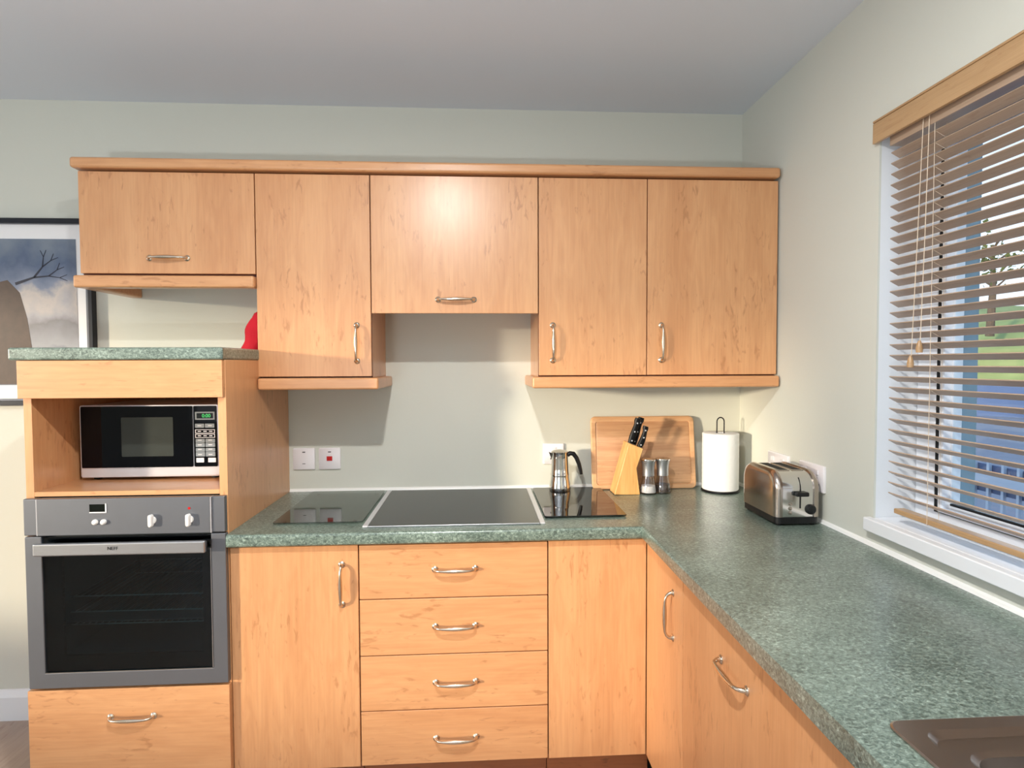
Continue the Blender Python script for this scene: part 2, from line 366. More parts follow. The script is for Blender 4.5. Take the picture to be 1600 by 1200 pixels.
# sealant along the worktop
struct(MB().prism([(-.0005, .910), (-.010, .910), (-.007, .917), (-.0005, .921)], 'x', .604, RX).build('trim_1', M['seal']))
struct(MB().prism([(RX, .910), (RX-.010, .910), (RX-.007, .917), (RX, .921)], 'y', -2.4, -.0105).build('trim_2', M['seal']))
# window sill board
b = MB().box(2.474, 2.499, -2.34, -.852, .955, .9925).box(2.499, 2.62, -2.2995, -.8625, .9755, .9925)
struct(b.build('trim_3', M['white'], bevel=.004))
# window in the right wall
y0, y1, z0, z1 = -2.2995, -.8625, .9755, 2.1045
def ring(xa, xb, ya, yb, za, zb, wl, wr, wb, wt):
    return MB().cells([ya, ya+wr, yb-wl, yb], [za, za+wb, zb-wt, zb], [xa, xb], lambda i, j: not (i == 1 and j == 1), 'x')
wf = struct(ring(2.6205, 2.685, y0, y1, z0, z1, .070, .070, .050, .06).build('window_1', M['upvc'], bevel=.004))
ring(2.6215, 2.68, y0+.0705, y1-.0705, z0+.0505, z1-.0605, .0105, .0105, .0005, .002).build('gasket', M['rubber'], wf)
ring(2.6205, 2.675, y0+.0815, y1-.0815, z0+.0512, z1-.063, .0145, .0145, .0118, .03).build('sash', M['upvc'], wf, bevel=.003)
ring(2.644, 2.66, y0+.0962, y1-.0962, z0+.0632, z1-.0935, .0015, .0015, .0075, .002).build('glazing_bead', M['upvc'], wf)
MB().box(2.6435, 2.660, y0+.0980, y1-.0980, z0+.0708, z0+.0765).build('bottom_gasket', M['rubber'], wf)
MB().box(2.648, 2.653, y0+.0980, y1-.0980, z0+.0768, z1-.0965).build('glass_pane', M['pane'], wf)

# ------------------------------------------------------------------ outdoors
struct(MB().box(2.8, 60, -30, 60, -.75, -.6).build('ground', M['asphalt']))
b = MB()
nx, ny = 24, 24
V = [[None]*(ny+1) for _ in range(nx+1)]
d0 = Vector((.75, .66, 0)).normalized(); d1 = Vector((-d0.y, d0.x, 0))
for i in range(nx+1):
    for j in range(ny+1):
        a = 30 + i*1.4; s = -26 + j*2.4
        h = .5 + 4.6*(1-math.exp(-(a-30)/6.0)) + .35*math.sin(s*.5+i*.3)*min(1, i/6)
        if i == 0: h = -.62
        p = d0*a + d1*s; V[i][j] = b.b.verts.new((1.38+p.x, -2.46+p.y, h))
for i in range(nx):
    for j in range(ny): b.b.faces.new((V[i][j], V[i+1][j], V[i+1][j+1], V[i][j+1]))
tag(b.build('grass_bank', M['grass'], smooth=True), 'sunlit green grass bank beyond the low blue-grey wall outside', 'grass bank', kind='structure')
t = thing('garden_wall', (20.5, 15.5, -.6), 'low blue-grey wall with pale coping at the foot of the grass bank', 'wall')
def obox(b, a0, a1, s0, s1, z0, z1):
    P = [d0*a + d1*s + Vector((1.38, -2.46, 0)) for a, s in ((a0,s0),(a1,s0),(a1,s1),(a0,s1))]
    b.loft([[(p.x, p.y, z0) for p in P], [(p.x, p.y, z1) for p in P]])
b = MB(); obox(b, 28, 28.3, -16, 18, -.6, .62); b.build('wall_face', M['bluewall'], t)
b = MB(); obox(b, 27.95, 28.35, -16, 18, .62, .74); b.build('coping', M['fence'], t, bevel=.02)
t = thing('fence', (5.0, 1.4, -.6), 'white barred fence with blue boards standing outside the window', 'fence')
for k in range(16):
    y = .55 + k*.118
    bx('baluster', M['fence'], t, 4.985, 5.010, y-.011, y+.011, -.6, .72, bevel=.003)
bx('rail', M['fence'], t, 4.955, 4.984, .45, 2.6, .555, .64, bevel=.004)
bx('lower_board', M['fenceblue'], t, 5.011, 5.03, .45, 2.6, -.5, .30, bevel=.003)
bx('upper_board', M['fenceblue'], t, 5.011, 5.03, .45, 2.6, .50, .70, bevel=.003)
# small bare-ish tree beyond the bank
t = thing('tree', (22.9, 21.2, 3.0), 'thin-crowned small tree on the grass bank outside', 'tree')
b = MB(); b.tube([(22.9,21.2,2.5),(22.95,21.15,4.5),(23.0,21.25,6.3)], [.16,.12,.05], 8)
for k in range(9):
    a = k*2.4; z = 4.4+k*.22
    b.tube([(22.95,21.2,z),(22.95+.6*math.cos(a),21.2+.6*math.sin(a),z+.5),(22.95+1.0*math.cos(a),21.2+1.0*math.sin(a),z+.75)], [.05,.03,.01], 6)
b.build('trunk', M['bark'], t, smooth=True)
b = MB()
for k in range(260):
    a = random.random()*2*PI; r = random.random()**.5*1.25; z = 5.7 + random.gauss(0, .5)
    c = Vector((22.95+r*math.cos(a), 21.2+r*math.sin(a), z)); s = .06+random.random()*.07
    q = [Vector((random.gauss(0,1), random.gauss(0,1), random.gauss(0,1))).normalized()*s for _ in range(2)]
    b.b.faces.new([b.b.verts.new(c+q[0]), b.b.verts.new(c+q[1]), b.b.verts.new(c-q[0]), b.b.verts.new(c-q[1])])
b.build('foliage', M['leaf'], t)

# ------------------------------------------------------------------ cabinets
G = .0018
def carcass(b, x0, x1, y0, y1, z0, z1, t=.018, top=True):
    b.box(x0, x0+t, y0, y1, z0, z1).box(x1-t, x1, y0, y1, z0, z1).box(x0+t, x1-t, y0, y1, z0, z0+t)
    if top: b.box(x0+t, x1-t, y0, y1, z1-t, z1)
    return b.box(x0+t, x1-t, y1-.006, y1, z0+t, z1-(t if top else 0))
ZT = 2.1067
def wall_unit(name, x0, x1, zb, label, hx, hz, vert, gr='wall cabinets'):
    t = thing(name, ((x0+x1)/2, -.16, zb), label, 'wall cabinet', gr)
    zl = zb+.028 if 1.6 < zb < 1.7 else (1.744 if zb > 1.7 else 1.385)
    carcass(MB(), x0+.0003, x1-.0003, FW+.0205, -.0005, zl, ZT-.003).build('body', M['wood_v'], t)
    MB().cells([x0+.0004, x0+.012, x1-.012, x1-.0004], [zl+.0002, zl+.018, ZT-.022, ZT+.0005], [FW+.0192, FW+.0203], lambda i, j: not (i == 1 and j == 1), 'y').build('gap_shade_strip', M['carcass'], t)  # dark strips added behind the door edges, painting the shade in the gaps
    d = MB().box(x0+G, x1-G, FW, FW+.019, zb+.001, ZT-.004).build('door', M['wood_v'], t, bevel=.0012)
    handle(d, (hx, FW, hz), (0,0,1) if vert else (1,0,0), (0,-1,0))
wall_unit('wall_cabinet', 0.004, 0.6, 1.7515, 'short lift-up wall cabinet above the open niche at the left end', .302, 1.806, False)
wall_unit('wall_cabinet', 0.6, 1.0, 1.3886, 'tall wall cabinet left of the cooker hood cabinet', .948, 1.508, True)
wall_unit('hood_cabinet', 1.0, 1.6, 1.6139, 'wide lift-up cabinet over the hob with horizontal handle', 1.302, 1.664, False)
wall_unit('wall_cabinet', 1.6, 2.0, 1.3886, 'narrow wall cabinet just right of the cooker hood cabinet', 1.652, 1.508, True)
wall_unit('wall_cabinet', 2.0, 2.492, 1.3886, 'widest tall wall cabinet, last one against the right wall', 2.054, 1.508, True)

def moulding(x0, x1, z0, z1, yf=-.345, th=.045, left=True, right=True, full=False):
    """front strip with returns to the wall, rounded nose"""
    b = MB()
    if full:
        b.box(x0, x1, yf, -.0006, z0, z1)
    else:
        xs = [x0, x0+th, x1-th, x1]; ys = [yf, yf+th, -.0006]
        keep = lambda i, j: j == 0 or (i == 0 and left) or (i == 2 and right)
        b.cells(xs, ys, [z0, z1], keep, 'z')
    return b
o = moulding(-.010, 2.490, 2.1095, 2.146, full=True).build('cornice', M['wood_h'], bevel=.010, seg=4)
tag(o, 'long rounded wooden cornice running along the top of all wall cabinets', 'cornice')
def soft(b, x0, x1, z0, z1, l, r):
    return b
o = moulding(-.008, .5995, 1.701, 1.7435, left=True, right=False).build('light_pelmet', M['wood_h'], bevel=.008, seg=4)
tag(o, 'rounded wooden pelmet under the short left wall cabinet', 'pelmet', 'pelmets under the wall cabinets')
o = moulding(.605, 1.026, 1.343, 1.3845, left=False, right=True).build('light_pelmet', M['wood_h'], bevel=.008, seg=4)
tag(o, 'rounded wooden pelmet under the tall cabinet left of the hood', 'pelmet', 'pelmets under the wall cabinets')
o = moulding(1.575, 2.4935, 1.343, 1.3845, left=True, right=False).build('light_pelmet', M['wood_h'], bevel=.008, seg=4)
tag(o, 'long rounded wooden pelmet under the two right-hand wall cabinets', 'pelmet', 'pelmets under the wall cabinets')

# oven housing
t = thing('oven_housing_cabinet', (.3, -.3, 0), 'tall wooden housing cabinet holding the microwave and built-in oven', 'cabinet')
b = MB()
b.box(.005, .029, FB+.0005, -.001, .0, 1.4485).box(.578, .603, FB+.0005, -.001, .0, 1.4485)
b.build('side_panel', M['wood_v'], t, bevel=.001)
MB().box(.0292, .5778, FB+.006, -.02, 1.0335, 1.0475).box(.0292, .5778, FB+.0006, FB+.0195, 1.0335, 1.0478).build('niche_shelf', M['wood_h'], t, bevel=.0008)
MB().box(.0292, .5778, -.018, -.004, .44, 1.44).box(.0292, .5778, -.57, -.02, 1.38, 1.395).build('back_panel', M['wood_v'], t)
bx('fascia', M['wood_h'], t, .003, .601, FB-.019, FB-.0002, 1.334, 1.4475, bevel=.0012)
d = bx('drawer', M['wood_h'], t, .004, .6028, FB-.0185, FB-.0003, .15, .4405, bevel=.0012)
handle(d, (.31, FB-.0185, .352), (1,0,0), (0,-1,0))
bx('plinth', M['plinth'], t, .03, .577, -.55, -.535, .0, .148)
o = MB().box(-.020, .605, -.622, -.0008, 1.4488, 1.4868).build('tall_unit_worktop', M['worktop'], bevel=.007, seg=3)
tag(o, 'short green mottled worktop on top of the oven housing cabinet', 'worktop')

# base units along the back wall
def base_unit(name, x0, x1, label, cat='base cabinet'):
    t = thing(name, ((x0+x1)/2, -.3, 0), label, cat, 'base cabinets')
    carcass(MB(), x0+.0003, x1-.0003, FB+.0205, -.003, .15, .868, top=False).build('body', M['carcass'], t)
    bx('plinth', M['plinth'], t, x0+.001, x1-.001, -.55, -.535, 0, .149)
    return t
DT, DB = .8635, .150
t = base_unit('base_cabinet', .6035, 1.0, 'base cabinet with one tall door between the oven and the drawers')
d = bx('door', M['wood_v'], t, .6055, 1.0-G, FB, FB+.019, DB, DT)
handle(d, (.947, FB, .739), (0,0,1), (0,-1,0))
t = base_unit('drawer_cabinet', 1.0, 1.6, 'four-drawer wooden base cabinet under the hob')
zs = [DT, .6885, .5065, .3275, DB]
for k in range(4):
    d = bx('drawer', M['wood_h'], t, 1.0+G, 1.6-G, FB, FB+.019, zs[k+1]+.0015, zs[k]-.0015)
    handle(d, (1.303, FB, (.7805, .5965, .4145, .2325)[k]), (1,0,0), (0,-1,0))
t = base_unit('corner_cabinet', 1.6, 1.9425, 'corner base cabinet with a plain handleless door right of the drawers')
bx('door', M['wood_v'], t, 1.6+G, 1.921, FB, FB+.019, DB, DT)
# right-hand run
XF = 1.9221
def right_unit(y0, y1, label, hy, hz, vert):
    t = thing('base_cabinet', (2.2, (y0+y1)/2, 0), label, 'base cabinet', 'base cabinets')
    b = MB(); e = .018
    b.box(XF+.0205, 2.49, y0+.0003, y0+e, .15, .868).box(XF+.0205, 2.49, y1-e, y1-.0003, .15, .868).box(XF+.0205, 2.49, y0+e, y1-e, .15, .168).box(2.484, 2.49, y0+e, y1-e, .168, .868)
    b.build('body', M['carcass'], t)
    bx('plinth', M['plinth'], t, 1.975, 1.99, y0+.001, y1-.001, 0, .149)
    d = bx('door', M['wood_v'], t, XF, XF+.019, y0+G, y1-G, DB, DT)
    if hy is not None: handle(d, (XF, hy, hz), (0,0,1) if vert else (0,1,0), (-1,0,0))
    return t
right_unit(-.938, -.600, 'narrow base cabinet with a vertical handle, next to the inner corner', -.858, .724, True)
right_unit(-1.66, -.938, 'wide base cabinet with a horizontal handle below the right-hand worktop', -1.249, .765, False)
right_unit(-2.30, -1.66, 'base cabinet under the sink at the near end of the right-hand run', None, 0, False)

# L-shaped worktop
xs = [.6035, 1.8985, 1.985, 2.412, 2.4985]; ys = [-2.40, -2.33, -1.68, -.6225, -.0005]
keep = lambda i, j: (j == 3 or i >= 1) and not (i == 2 and j == 1)
b = MB().cells(xs, ys, [.8695, .910], keep, 'z')
def fr(e):
    a, c = e.verts[0].co, e.verts[1].co
    if abs(a.z-c.z) > 1e-5: return False
    f1 = abs(a.y+.6225) < 1e-5 and abs(c.y+.6225) < 1e-5 and max(a.x, c.x) < 1.8986
    f2 = abs(a.x-1.8985) < 1e-5 and abs(c.x-1.8985) < 1e-5 and max(a.y, c.y) < -.6224
    return f1 or f2
b.bev(fr, .009, 4)
tag(b.build('worktop', M['worktop'], smooth=True), 'long L-shaped green mottled worktop over the base cabinets, holding hob and sink', 'worktop')

# ------------------------------------------------------------------ oven
t = thing('oven', (.31, -.6, .447), 'built-in steel oven with dark glass door under the microwave', 'oven')
YO = FB - .022
b = MB().box(.055, .555, FB+.001, -.08, .46, 1.025); 
b = MB()
b.box(.04, .09, FB-.001, -.10, .452, 1.030).box(.53, .57, FB-.001, -.10, .452, 1.030).box(.09, .53, FB-.001, -.10, .452, .53).box(.09, .53, FB-.001, -.10, .862, 1.030).box(.09, .53, -.16, -.10, .53, .862)
b.build('oven_body', M['enamel'], t)
MB().box(.0905, .5295, FB+.03, -.17, .63, .634).build('shelf_runner', M['enamel'], t)
for z in (.705, .655, .615):
    b = MB()
    b.tube([(.093, FB+.05, z), (.527, FB+.05, z)], .0022, 6); b.tube([(.093, -.2, z), (.527, -.2, z)], .002, 6)
    for k in range(22): b.tube([(.105+k*.0195, FB+.05, z+.001), (.105+k*.0195, -.2, z+.001)], .0012, 5)
    b.build('oven_rack', M['steel'], t, smooth=True)
cp = bx('control_panel', M['steel_dark'], t, .0525, .5595, YO-.004, FB-.002, .9195, 1.031, bevel=.002)
bx('left_trim', M['steel_dark'], t, .010, .050, YO+.001, FB-.002, .9195, 1.031, bevel=.003)
bx('right_trim', M['steel_dark'], t, .562, .6015, YO+.001, FB-.002, .9195, 1.031, bevel=.003)
for xx in (.0502, .5597): MB().box(xx, xx+.0021, YO-.0035, FB-.002, .9195, 1.030).build('edge_highlight', M['silver'], t)  # pale strips painting the highlight along the panel's bevelled edges
dsp = bx('display', M['display'], cp, .206, .252, YO-.0052, YO-.004, .9905, 1.0135, bevel=.0004)
MB().box(.252, .2555, YO-.0058, YO-.004, .9875, 1.0155).box(.206, .252, YO-.0058, YO-.004, .9872, .9903).build('display_rim', M['knobw'], cp)
for x in (.222, .2465):
    MB().lathe([(0,0),(.0085,0),(.0085,.003),(.007,.008),(.005,.010),(0,.0105)], (x, YO-.004, .9595), 24, 'y').build('push_button', M['knobw'], cp, smooth=True)
for x in (.388, .498):
    b = MB(); b.lathe([(0,0),(.0125,0),(.0115,.004),(0,.0045)], (x, YO-.004, .962), 24, 'y')
    P = rrect(x-.0062, x+.0062, .962-.019, .962+.019, .006, 4)
    b.loft([[(u, YO-.006, v) for u, v in P], [(u, YO-.018, v) for u, v in P], [(x+(u-x)*.7, YO-.021, .962+(v-.962)*.85) for u, v in P]])
    b.build('knob', M['knobw'], cp, smooth=True)
MB().lathe([(0,0),(.004,0),(.004,.001),(0,.0011)], (.498, YO-.004, .9965), 16, 'y').build('indicator_lamp', M['red'], cp)
# door
b = MB().cells([.012, .0605, .5585, .6025], [.4485, .4965, .8975, .9165], [YO, FB-.002], lambda i, j: not (i == 1 and j == 1) and not (i == 1 and j == 2), 'y')
dr = b.build('oven_door', M['steel_dark'], t, bevel=.0025)
MB().box(.061, .558, YO+.004, YO+.009, .497, .912).build('door_glass', M['ovenglass'], dr)
b = MB().cells([.061, .112, .527, .558], [.497, .545, .862, .912], [YO+.0095, FB-.003], lambda i, j: not (i == 1 and j == 1), 'y')
b.build('glass_border', M['blackglass'], dr)
MB().box(.5562, .5583, YO-.0012, YO, .50, .90).box(.061, .557, YO-.0012, YO, .4965, .4985).build('chrome_edge', M['chrome'], dr)
b = MB().box(.057, .554, -.655, -.640, .8655, .9035); b.box(.063, .085, -.641, YO+.004, .875, .895).box(.525, .547, -.641, YO+.004, .875, .895)
hb = b.build('oven_handle', M['steel'], dr, bevel=.005, seg=3)
text('brand_lettering', 'NEFF', .014, M['black'], hb, (.288, -.6555, .8865))

# ------------------------------------------------------------------ microwave
mx0, mx1, my, mz0, mz1 = .058, .5075, -.43, 1.0585, 1.300
W_, H_ = mx1-mx0, mz1-mz0
t = thing('microwave', ((mx0+mx1)/2, -.26, 1.048), 'black and silver microwave in the niche above the oven', 'microwave')
fx = lambda u: mx0 + u*W_
fz = lambda v: mz1 - v*H_
MB().box(mx0+.004, mx1-.004, my+.012, -.09, mz0+.003, mz1-.001).build('casing', M['silver'], t, bevel=.004)
for x in (mx0+.03, mx1-.03):
    for y in (my+.04, -.12): MB().lathe([(0,0),(.012,0),(.012,.0136),(0,.0136)], (x, y, 1.0479), 16).build('foot', M['rubber'], t)
P = rrect(mx0, mx1, mz0, mz1, .006, 3)
MB().loft([[(u, my+.0118, v) for u, v in P], [(u, my+.001, v) for u, v in P], [(fx(.5)+(u-fx(.5))*.996, my, (mz0+mz1)/2+(v-(mz0+mz1)/2)*.992) for u, v in P]]).build('front_frame', M['silver'], t, smooth=True)
P = rrect(fx(.012), fx(.812), fz(.865), fz(.018), .004, 3)
dd = MB().prism(P, 'y', my-.0045, my-.0003).build('door', M['blackglass'], t, bevel=.001)
MB().prism(rrect(fx(.30), fx(.672), fz(.712), fz(.17), .002, 2), 'y', my-.0048, my-.0045).build('window', M['mwwindow'], dd)
P = rrect(fx(.820), fx(.988), fz(.865), fz(.018), .004, 3)
cp = MB().prism(P, 'y', my-.0040, my-.0003).build('control_panel', M['blackglass'], t, bevel=.001)
yk = my-.0041
MB().box(fx(.833), fx(.975), yk-.0006, yk, fz(.21), fz(.100)).build('display_surround', M['btn'], cp)
MB().box(fx(.845), fx(.963), yk-.0011, yk-.0007, fz(.192), fz(.118)).build('display', M['display'], cp)
text('display_digits', '0:00', .0165, M['led'], cp, (fx(.915), yk-.0014, fz(.157)), ext=.0001)
def key(u0, u1, v0, v1, m='btn'):
    return MB().prism(rrect(fx(u0), fx(u1), fz(v1), fz(v0), .0015, 2), 'y', yk-.0009, yk).build('key', M[m], cp)
key(.832, .898, .265, .322); key(.904, .972, .265, .322)
b = MB()
for v0, v1 in ((.345, .400), (.408, .463)):
    b.cells([fx(.832), fx(.837), fx(.970), fx(.975)], [fz(v1), fz(v1)+.0018, fz(v0)-.0018, fz(v0)], [yk-.0009, yk], lambda i, j: not (i == 1 and j == 1), 'y')
b.build('key_outline', M['btn_w'], cp)
b = MB()
for v in (.372, .435):
    for u in (.862, .903, .945): b.box(fx(u-.012), fx(u+.012), yk-.0006, yk, fz(v+.006), fz(v-.006))
for v in (.293, .495, .560, .622, .695):
    for u in (.864, .940): b.box(fx(u-.014), fx(u+.014), yk-.0013, yk-.0010, fz(v+.005), fz(v-.005))
b.build('key_legends', M['btn_w'], cp)
for v0, v1 in ((.478, .530), (.535, .590), (.605, .655), (.660, .722)):
    key(.834, .900, v0, v1); key(.906, .975, v0, v1)
key(.836, .892, .742, .805, 'btn_w'); key(.922, .978, .742, .805, 'btn_w')

# ------------------------------------------------------------------ hob and glass savers
t = thing('hob', (1.3, -.3, .910), 'flat black glass hob with steel side rims set in the worktop', 'hob')
MB().box(1.024, 1.578, -.5655, -.036, .9102, .9150).build('glass_plate', M['hobglass'], t, bevel=.001)
MB().box(1.007, 1.0238, -.570, -.032, .9102, .9165).build('side_rim', M['silver'], t, bevel=.002)
MB().box(1.5782, 1.595, -.570, -.032, .9102, .9165).build('side_rim', M['silver'], t, bevel=.002)
MB().box(1.0242, 1.5778, -.572, -.566, .9102, .9158).build('front_rim', M['steel'], t, bevel=.002)
def saver(x0, x1, y0, y1, m, label):
    t = thing('worktop_saver', ((x0+x1)/2, (y0+y1)/2, .910), label, 'worktop saver', 'glass worktop savers')
    MB().prism(rrect(x0, x1, y0, y1, .008, 4), 'z', .9145, .9185).build('glass_sheet', m, t, bevel=.0006)
    for x in (x0+.03, x1-.03):
        for y in (y0+.03, y1-.03):
            MB().lathe([(0,0),(.006,0),(.006,.0043),(0,.0043)], (x, y, .9102), 12).build('foot', M['rubber'], t)
saver(.708, .998, -.520, -.045, M['saver'], 'clear glass worktop saver left of the hob, mirroring the wall switches')
saver(1.602, 1.882, -.502, -.045, M['saver_dark'], 'dark glass worktop saver right of the hob, under the coffee pot')

# ------------------------------------------------------------------ moka pot
mc = (1.708, -.100, .9187)
t = thing('moka_pot', mc, 'polished steel stovetop coffee pot with black handle beside the socket', 'coffee pot')
MB().lathe([(0,0),(.042,0),(.0440,.004),(.0435,.016),(.0395,.040),(.0365,.058),(.0365,.062),(0,.062)], mc, 40).build('water_chamber', M['chrome'], t, smooth=True)
MB().lathe([(0,.0622),(.0375,.0622),(.038,.066),(.0365,.070),(.0352,.090),(.0335,.130),(.0330,.150),(.034,.154),(0,.155)], mc, 40).build('pot_body', M['chrome'], t, smooth=True)
b = MB(); x, y, z = mc
b.loft([[(x-.032, y-.010, z+.128), (x-.032, y+.010, z+.128), (x-.0325, y+.0, z+.125)],
        [(x-.032, y-.013, z+.152), (x-.032, y+.013, z+.152), (x-.045, y, z+.158)]])
b.build('spout', M['chrome'], t)
MB().lathe([(0,.1552),(.0345,.1552),(.0345,.158),(.025,.163),(.008,.166),(0,.1665)], mc, 40).build('lid', M['chrome'], t, smooth=True)
b = MB(); b.tube([(x+.031,y,z+.142),(x+.042,y,z+.150),(x+.056,y,z+.148),(x+.068,y,z+.132),(x+.078,y,z+.108),(x+.085,y,z+.082),(x+.088,y,z+.064)],
       [.009,.0095,.0095,.009,.0085,.0075,.0065], 10, flat=1.0)
b.build('handle', M['black'], t, smooth=True)

# ------------------------------------------------------------------ cutting board leaning on the wall
t = thing('cutting_board', (2.066, -.060, .9102), 'large bamboo cutting board leaning on the wall behind the knife block', 'cutting board')
tilt = math.atan2(.040, .298)
def lean(u, v, d):   # u across, v up the board, d out of its face
    return (u, -.056 + v*math.sin(tilt) - d*math.cos(tilt), .9125 + v*math.cos(tilt) - d*math.sin(tilt)*-0.0 + d*math.sin(tilt)*-1 + .0)
def lr(ins, d, r): return [lean(u, v, d) for u, v in rrect(1.848+ins, 2.286-ins, 0+ins, .300-ins, r, 5)]
MB().loft([lr(.003, -.001, .018), lr(0, .002, .020), lr(0, .012, .020), lr(.003, .015, .018), lr(.018, .015, .012), lr(.0195, .0105, .011)]).build('board_rim', M['bamboo_rim'], t, smooth=True)
MB().loft([lr(.021, .0107, .010), lr(.021, .0112, .010), lr(.023, .0128, .009)]).build('board_face', M['bamboo'], t, smooth=True)

# ------------------------------------------------------------------ knife block and knives
t = thing('knife_block', (1.965, -.13, .9102), 'slanted pale wooden knife block standing before the cutting board', 'knife block')
kx, kz = 1.916, .9103
poly = [(kx, kz), (kx+.104, kz), (kx+.090, kz+.104), (kx+.116, kz+.183), (kx+.058, kz+.207)]
MB().prism(poly, 'y', -.170, -.085).build('block_body', M['block'], t, bevel=.003)
s = Vector((.30, 0, .954)).normalized()
nrm = Vector((s.z, 0, -s.x))
def knife(u, y, L, wd, name_label, bend=0):
    """u = distance along the sloping top face from its left edge"""
    tl = Vector((kx+.058, y, kz+.207)); tr = Vector((kx+.116, y, kz+.183))
    p = tl + (tr-tl).normalized()*u
    t = thing('kitchen_knife', p, name_label, 'knife', 'knives in the knife block')
    b = MB(); lp = []
    N = 9
    for k in range(N+1):
        f = k/N; c = p + s*(f*L + .0015) + nrm*(bend*math.sin(f*PI))
        ww = wd*(.40 + .06*math.sin(f*PI*2) + (.10 if f > .85 else 0)); 
        if f > .95: ww *= .80
        hh = .0082
        lp.append([tuple(c + nrm*(ww*math.cos(a)) + Vector((0, hh*math.sin(a), 0))) for a in [2*PI*q/12 for q in range(12)]])
    b.loft(lp); h = b.build('knife_handle', M['bakelite'], t, smooth=True)
    b = MB(); b.loft([[tuple(p + s*q + nrm*(e1*wd*.36) + Vector((0, e2*.0012, 0))) for e1, e2 in ((-1,-1),(1,-1),(1,1),(-1,1))] for q in (-.0, .008)])
    b.build('blade', M['steel'], t)
    for f in (.12, .48, .82):
        c = p + s*(f*L) + nrm*(bend*math.sin(f*PI)*.9) + Vector((0, -.0078, 0))
        MB().lathe([(0,0),(.0030,0),(.0030,.0012),(0,.0016)], c, 12, 'y').build('rivet', M['silver'], h)
knife(.012, -.152, .104, .030, 'black-handled kitchen knife at the left of the knife block')
knife(.031, -.126, .112, .030, 'black-handled kitchen knife in the middle of the knife block')
knife(.050, -.154, .086, .027, 'short curved black-handled knife at the right of the knife block', bend=.004)

# ------------------------------------------------------------------ salt and pepper mills
def mill(c, fill, fh, label, rs=1.15, hs=1.08):
    class MB(globals()['MB']):
        def lathe(s, prof, *a, **k): return super().lathe([(r_*rs, h_*hs) for r_, h_ in prof], *a, **k)
    t = thing('mill', c, label, 'mill', 'salt and pepper mills')
    MB().lathe([(0,.0005),(.0275,.0005),(.0290,.003),(.0288,.014),(.0262,.032),(.0222,.052),(.0200,.066),(.0185,.066),(.0205,.052),(.0245,.032),(.0268,.014),(.0268,.006),(0,.006)], c, 36).build('glass_jar', M['clear'], t, smooth=True)
    MB().lathe([(0,.0065),(.0262,.0065),(.0262,.013),(.0252,.022),(.0240,fh),(0,fh+.001)], c, 28).build('contents', fill, t, smooth=True)
    MB().lathe([(0,.0665),(.0202,.0665),(.0205,.075),(.0200,.088),(.0212,.104),(.0240,.120),(.0248,.122),(.0248,.123),(0,.123)], c, 36).build('metal_collar', M['steel'], t, smooth=True)
    MB().lathe([(0,.1232),(.0262,.1232),(.0266,.126),(.0262,.1285),(.019,.132),(0,.1335)], c, 36).build('cap', M['chrome'], t, smooth=True)
mill((2.058, -.150, .9103), M['salt'], .030, 'glass and steel mill with white salt beside the knife block')
mill((2.120, -.140, .9103), M['pepper'], .033, 'glass and steel mill with dark pepper, right of the salt mill')

# ------------------------------------------------------------------ paper towel and holder
pc = (2.366, -.118, .9102)
t = thing('paper_towel_holder', pc, 'black wire paper towel holder with looped top near the corner', 'paper towel holder')
b = MB(); x, y, z = pc
b.tube([(x+.072*math.cos(2*PI*k/36), y+.072*math.sin(2*PI*k/36), z+.004) for k in range(37)], .0035, 8)
b.tube([(x-.072, y, z+.004), (x+.072, y, z+.004)], .003, 8)
b.build('base_ring', M['wire'], t, smooth=True)
b = MB(); lp = [(x-.015, y, z+.005), (x-.015, y, z+.283)]
lp += [(x-.015*math.cos(PI*k/10), y, z+.283+.017*math.sin(PI*k/10)) for k in range(1, 10)] + [(x+.015, y, z+.283), (x+.015, y, z+.005)]
b.tube(lp, .0025, 8); b.build('looped_post', M['wire'], t, smooth=True)
t = thing('paper_towel_roll', (x, y, z+.008), 'white kitchen paper roll on the wire holder near the corner', 'paper towel')
z = z+.008
pr = []
for k in range(40): pr.append((.0712+.0004*math.sin(k*1.7), .002+k*.0058))
MB().lathe([(.022, .0), (.0690, .0)] + pr + [(.069, .2295), (.022, .2295), (.022, .0)], (x, y, z), 48).build('paper', M['paper'], t, smooth=True)
MB().tube([(x+.0722, y-.012, z+.002), (x+.0722, y-.012, z+.2285)], .0012, 6).build('paper_edge', M['paper'], t)

# ------------------------------------------------------------------ toaster
tx0, tx1, ty0, ty1, tz0, tz1 = 2.324, 2.474, -.650, -.408, .9102, 1.0855
t = thing('toaster', (2.399, -.529, tz0), 'shiny steel two-slot toaster with black base near the right wall', 'toaster')
def prof(e, zb):     # y-z outline with big rounded top corners
    r = .058+e; P = [(ty0-e, zb), (ty1+e, zb)]
    for k in range(9): a = PI/2*k/8; P.append((ty1+e-r+r*math.cos(a), tz1+e-r+r*math.sin(a)))
    for k in range(9): a = PI/2+PI/2*k/8; P.append((ty0-e+r+r*math.cos(a), tz1+e-r+r*math.sin(a)))
    return P
MB().prism(prof(-.005, tz0+.0285), 'x', tx0+.0235, tx1-.0235).build('body', M['chrome'], t, smooth=True)
for s_, nm in ((0, 'side_shell'), (1, 'side_shell')):
    lps = []
    for e, d in ((-.0215, .0), (-.012, .0016), (-.005, .0060), (-.0012, .012), (0, .018), (0, .0232)):
        X = tx0+d if s_ == 0 else tx1-d
        lps.append([(X, u, v) for u, v in prof(e, tz0+.0282)])
    MB().loft(lps).build(nm, M['chrome_br'], t, smooth=True)
P = rrect(tx0+.003, tx1-.003, ty0+.002, ty1-.002, .018, 5)
MB().loft([[(u, v, tz0+.006) for u, v in P], [(u, v, tz0+.0278) for u, v in P]]).build('base', M['black'], t, bevel=.002)
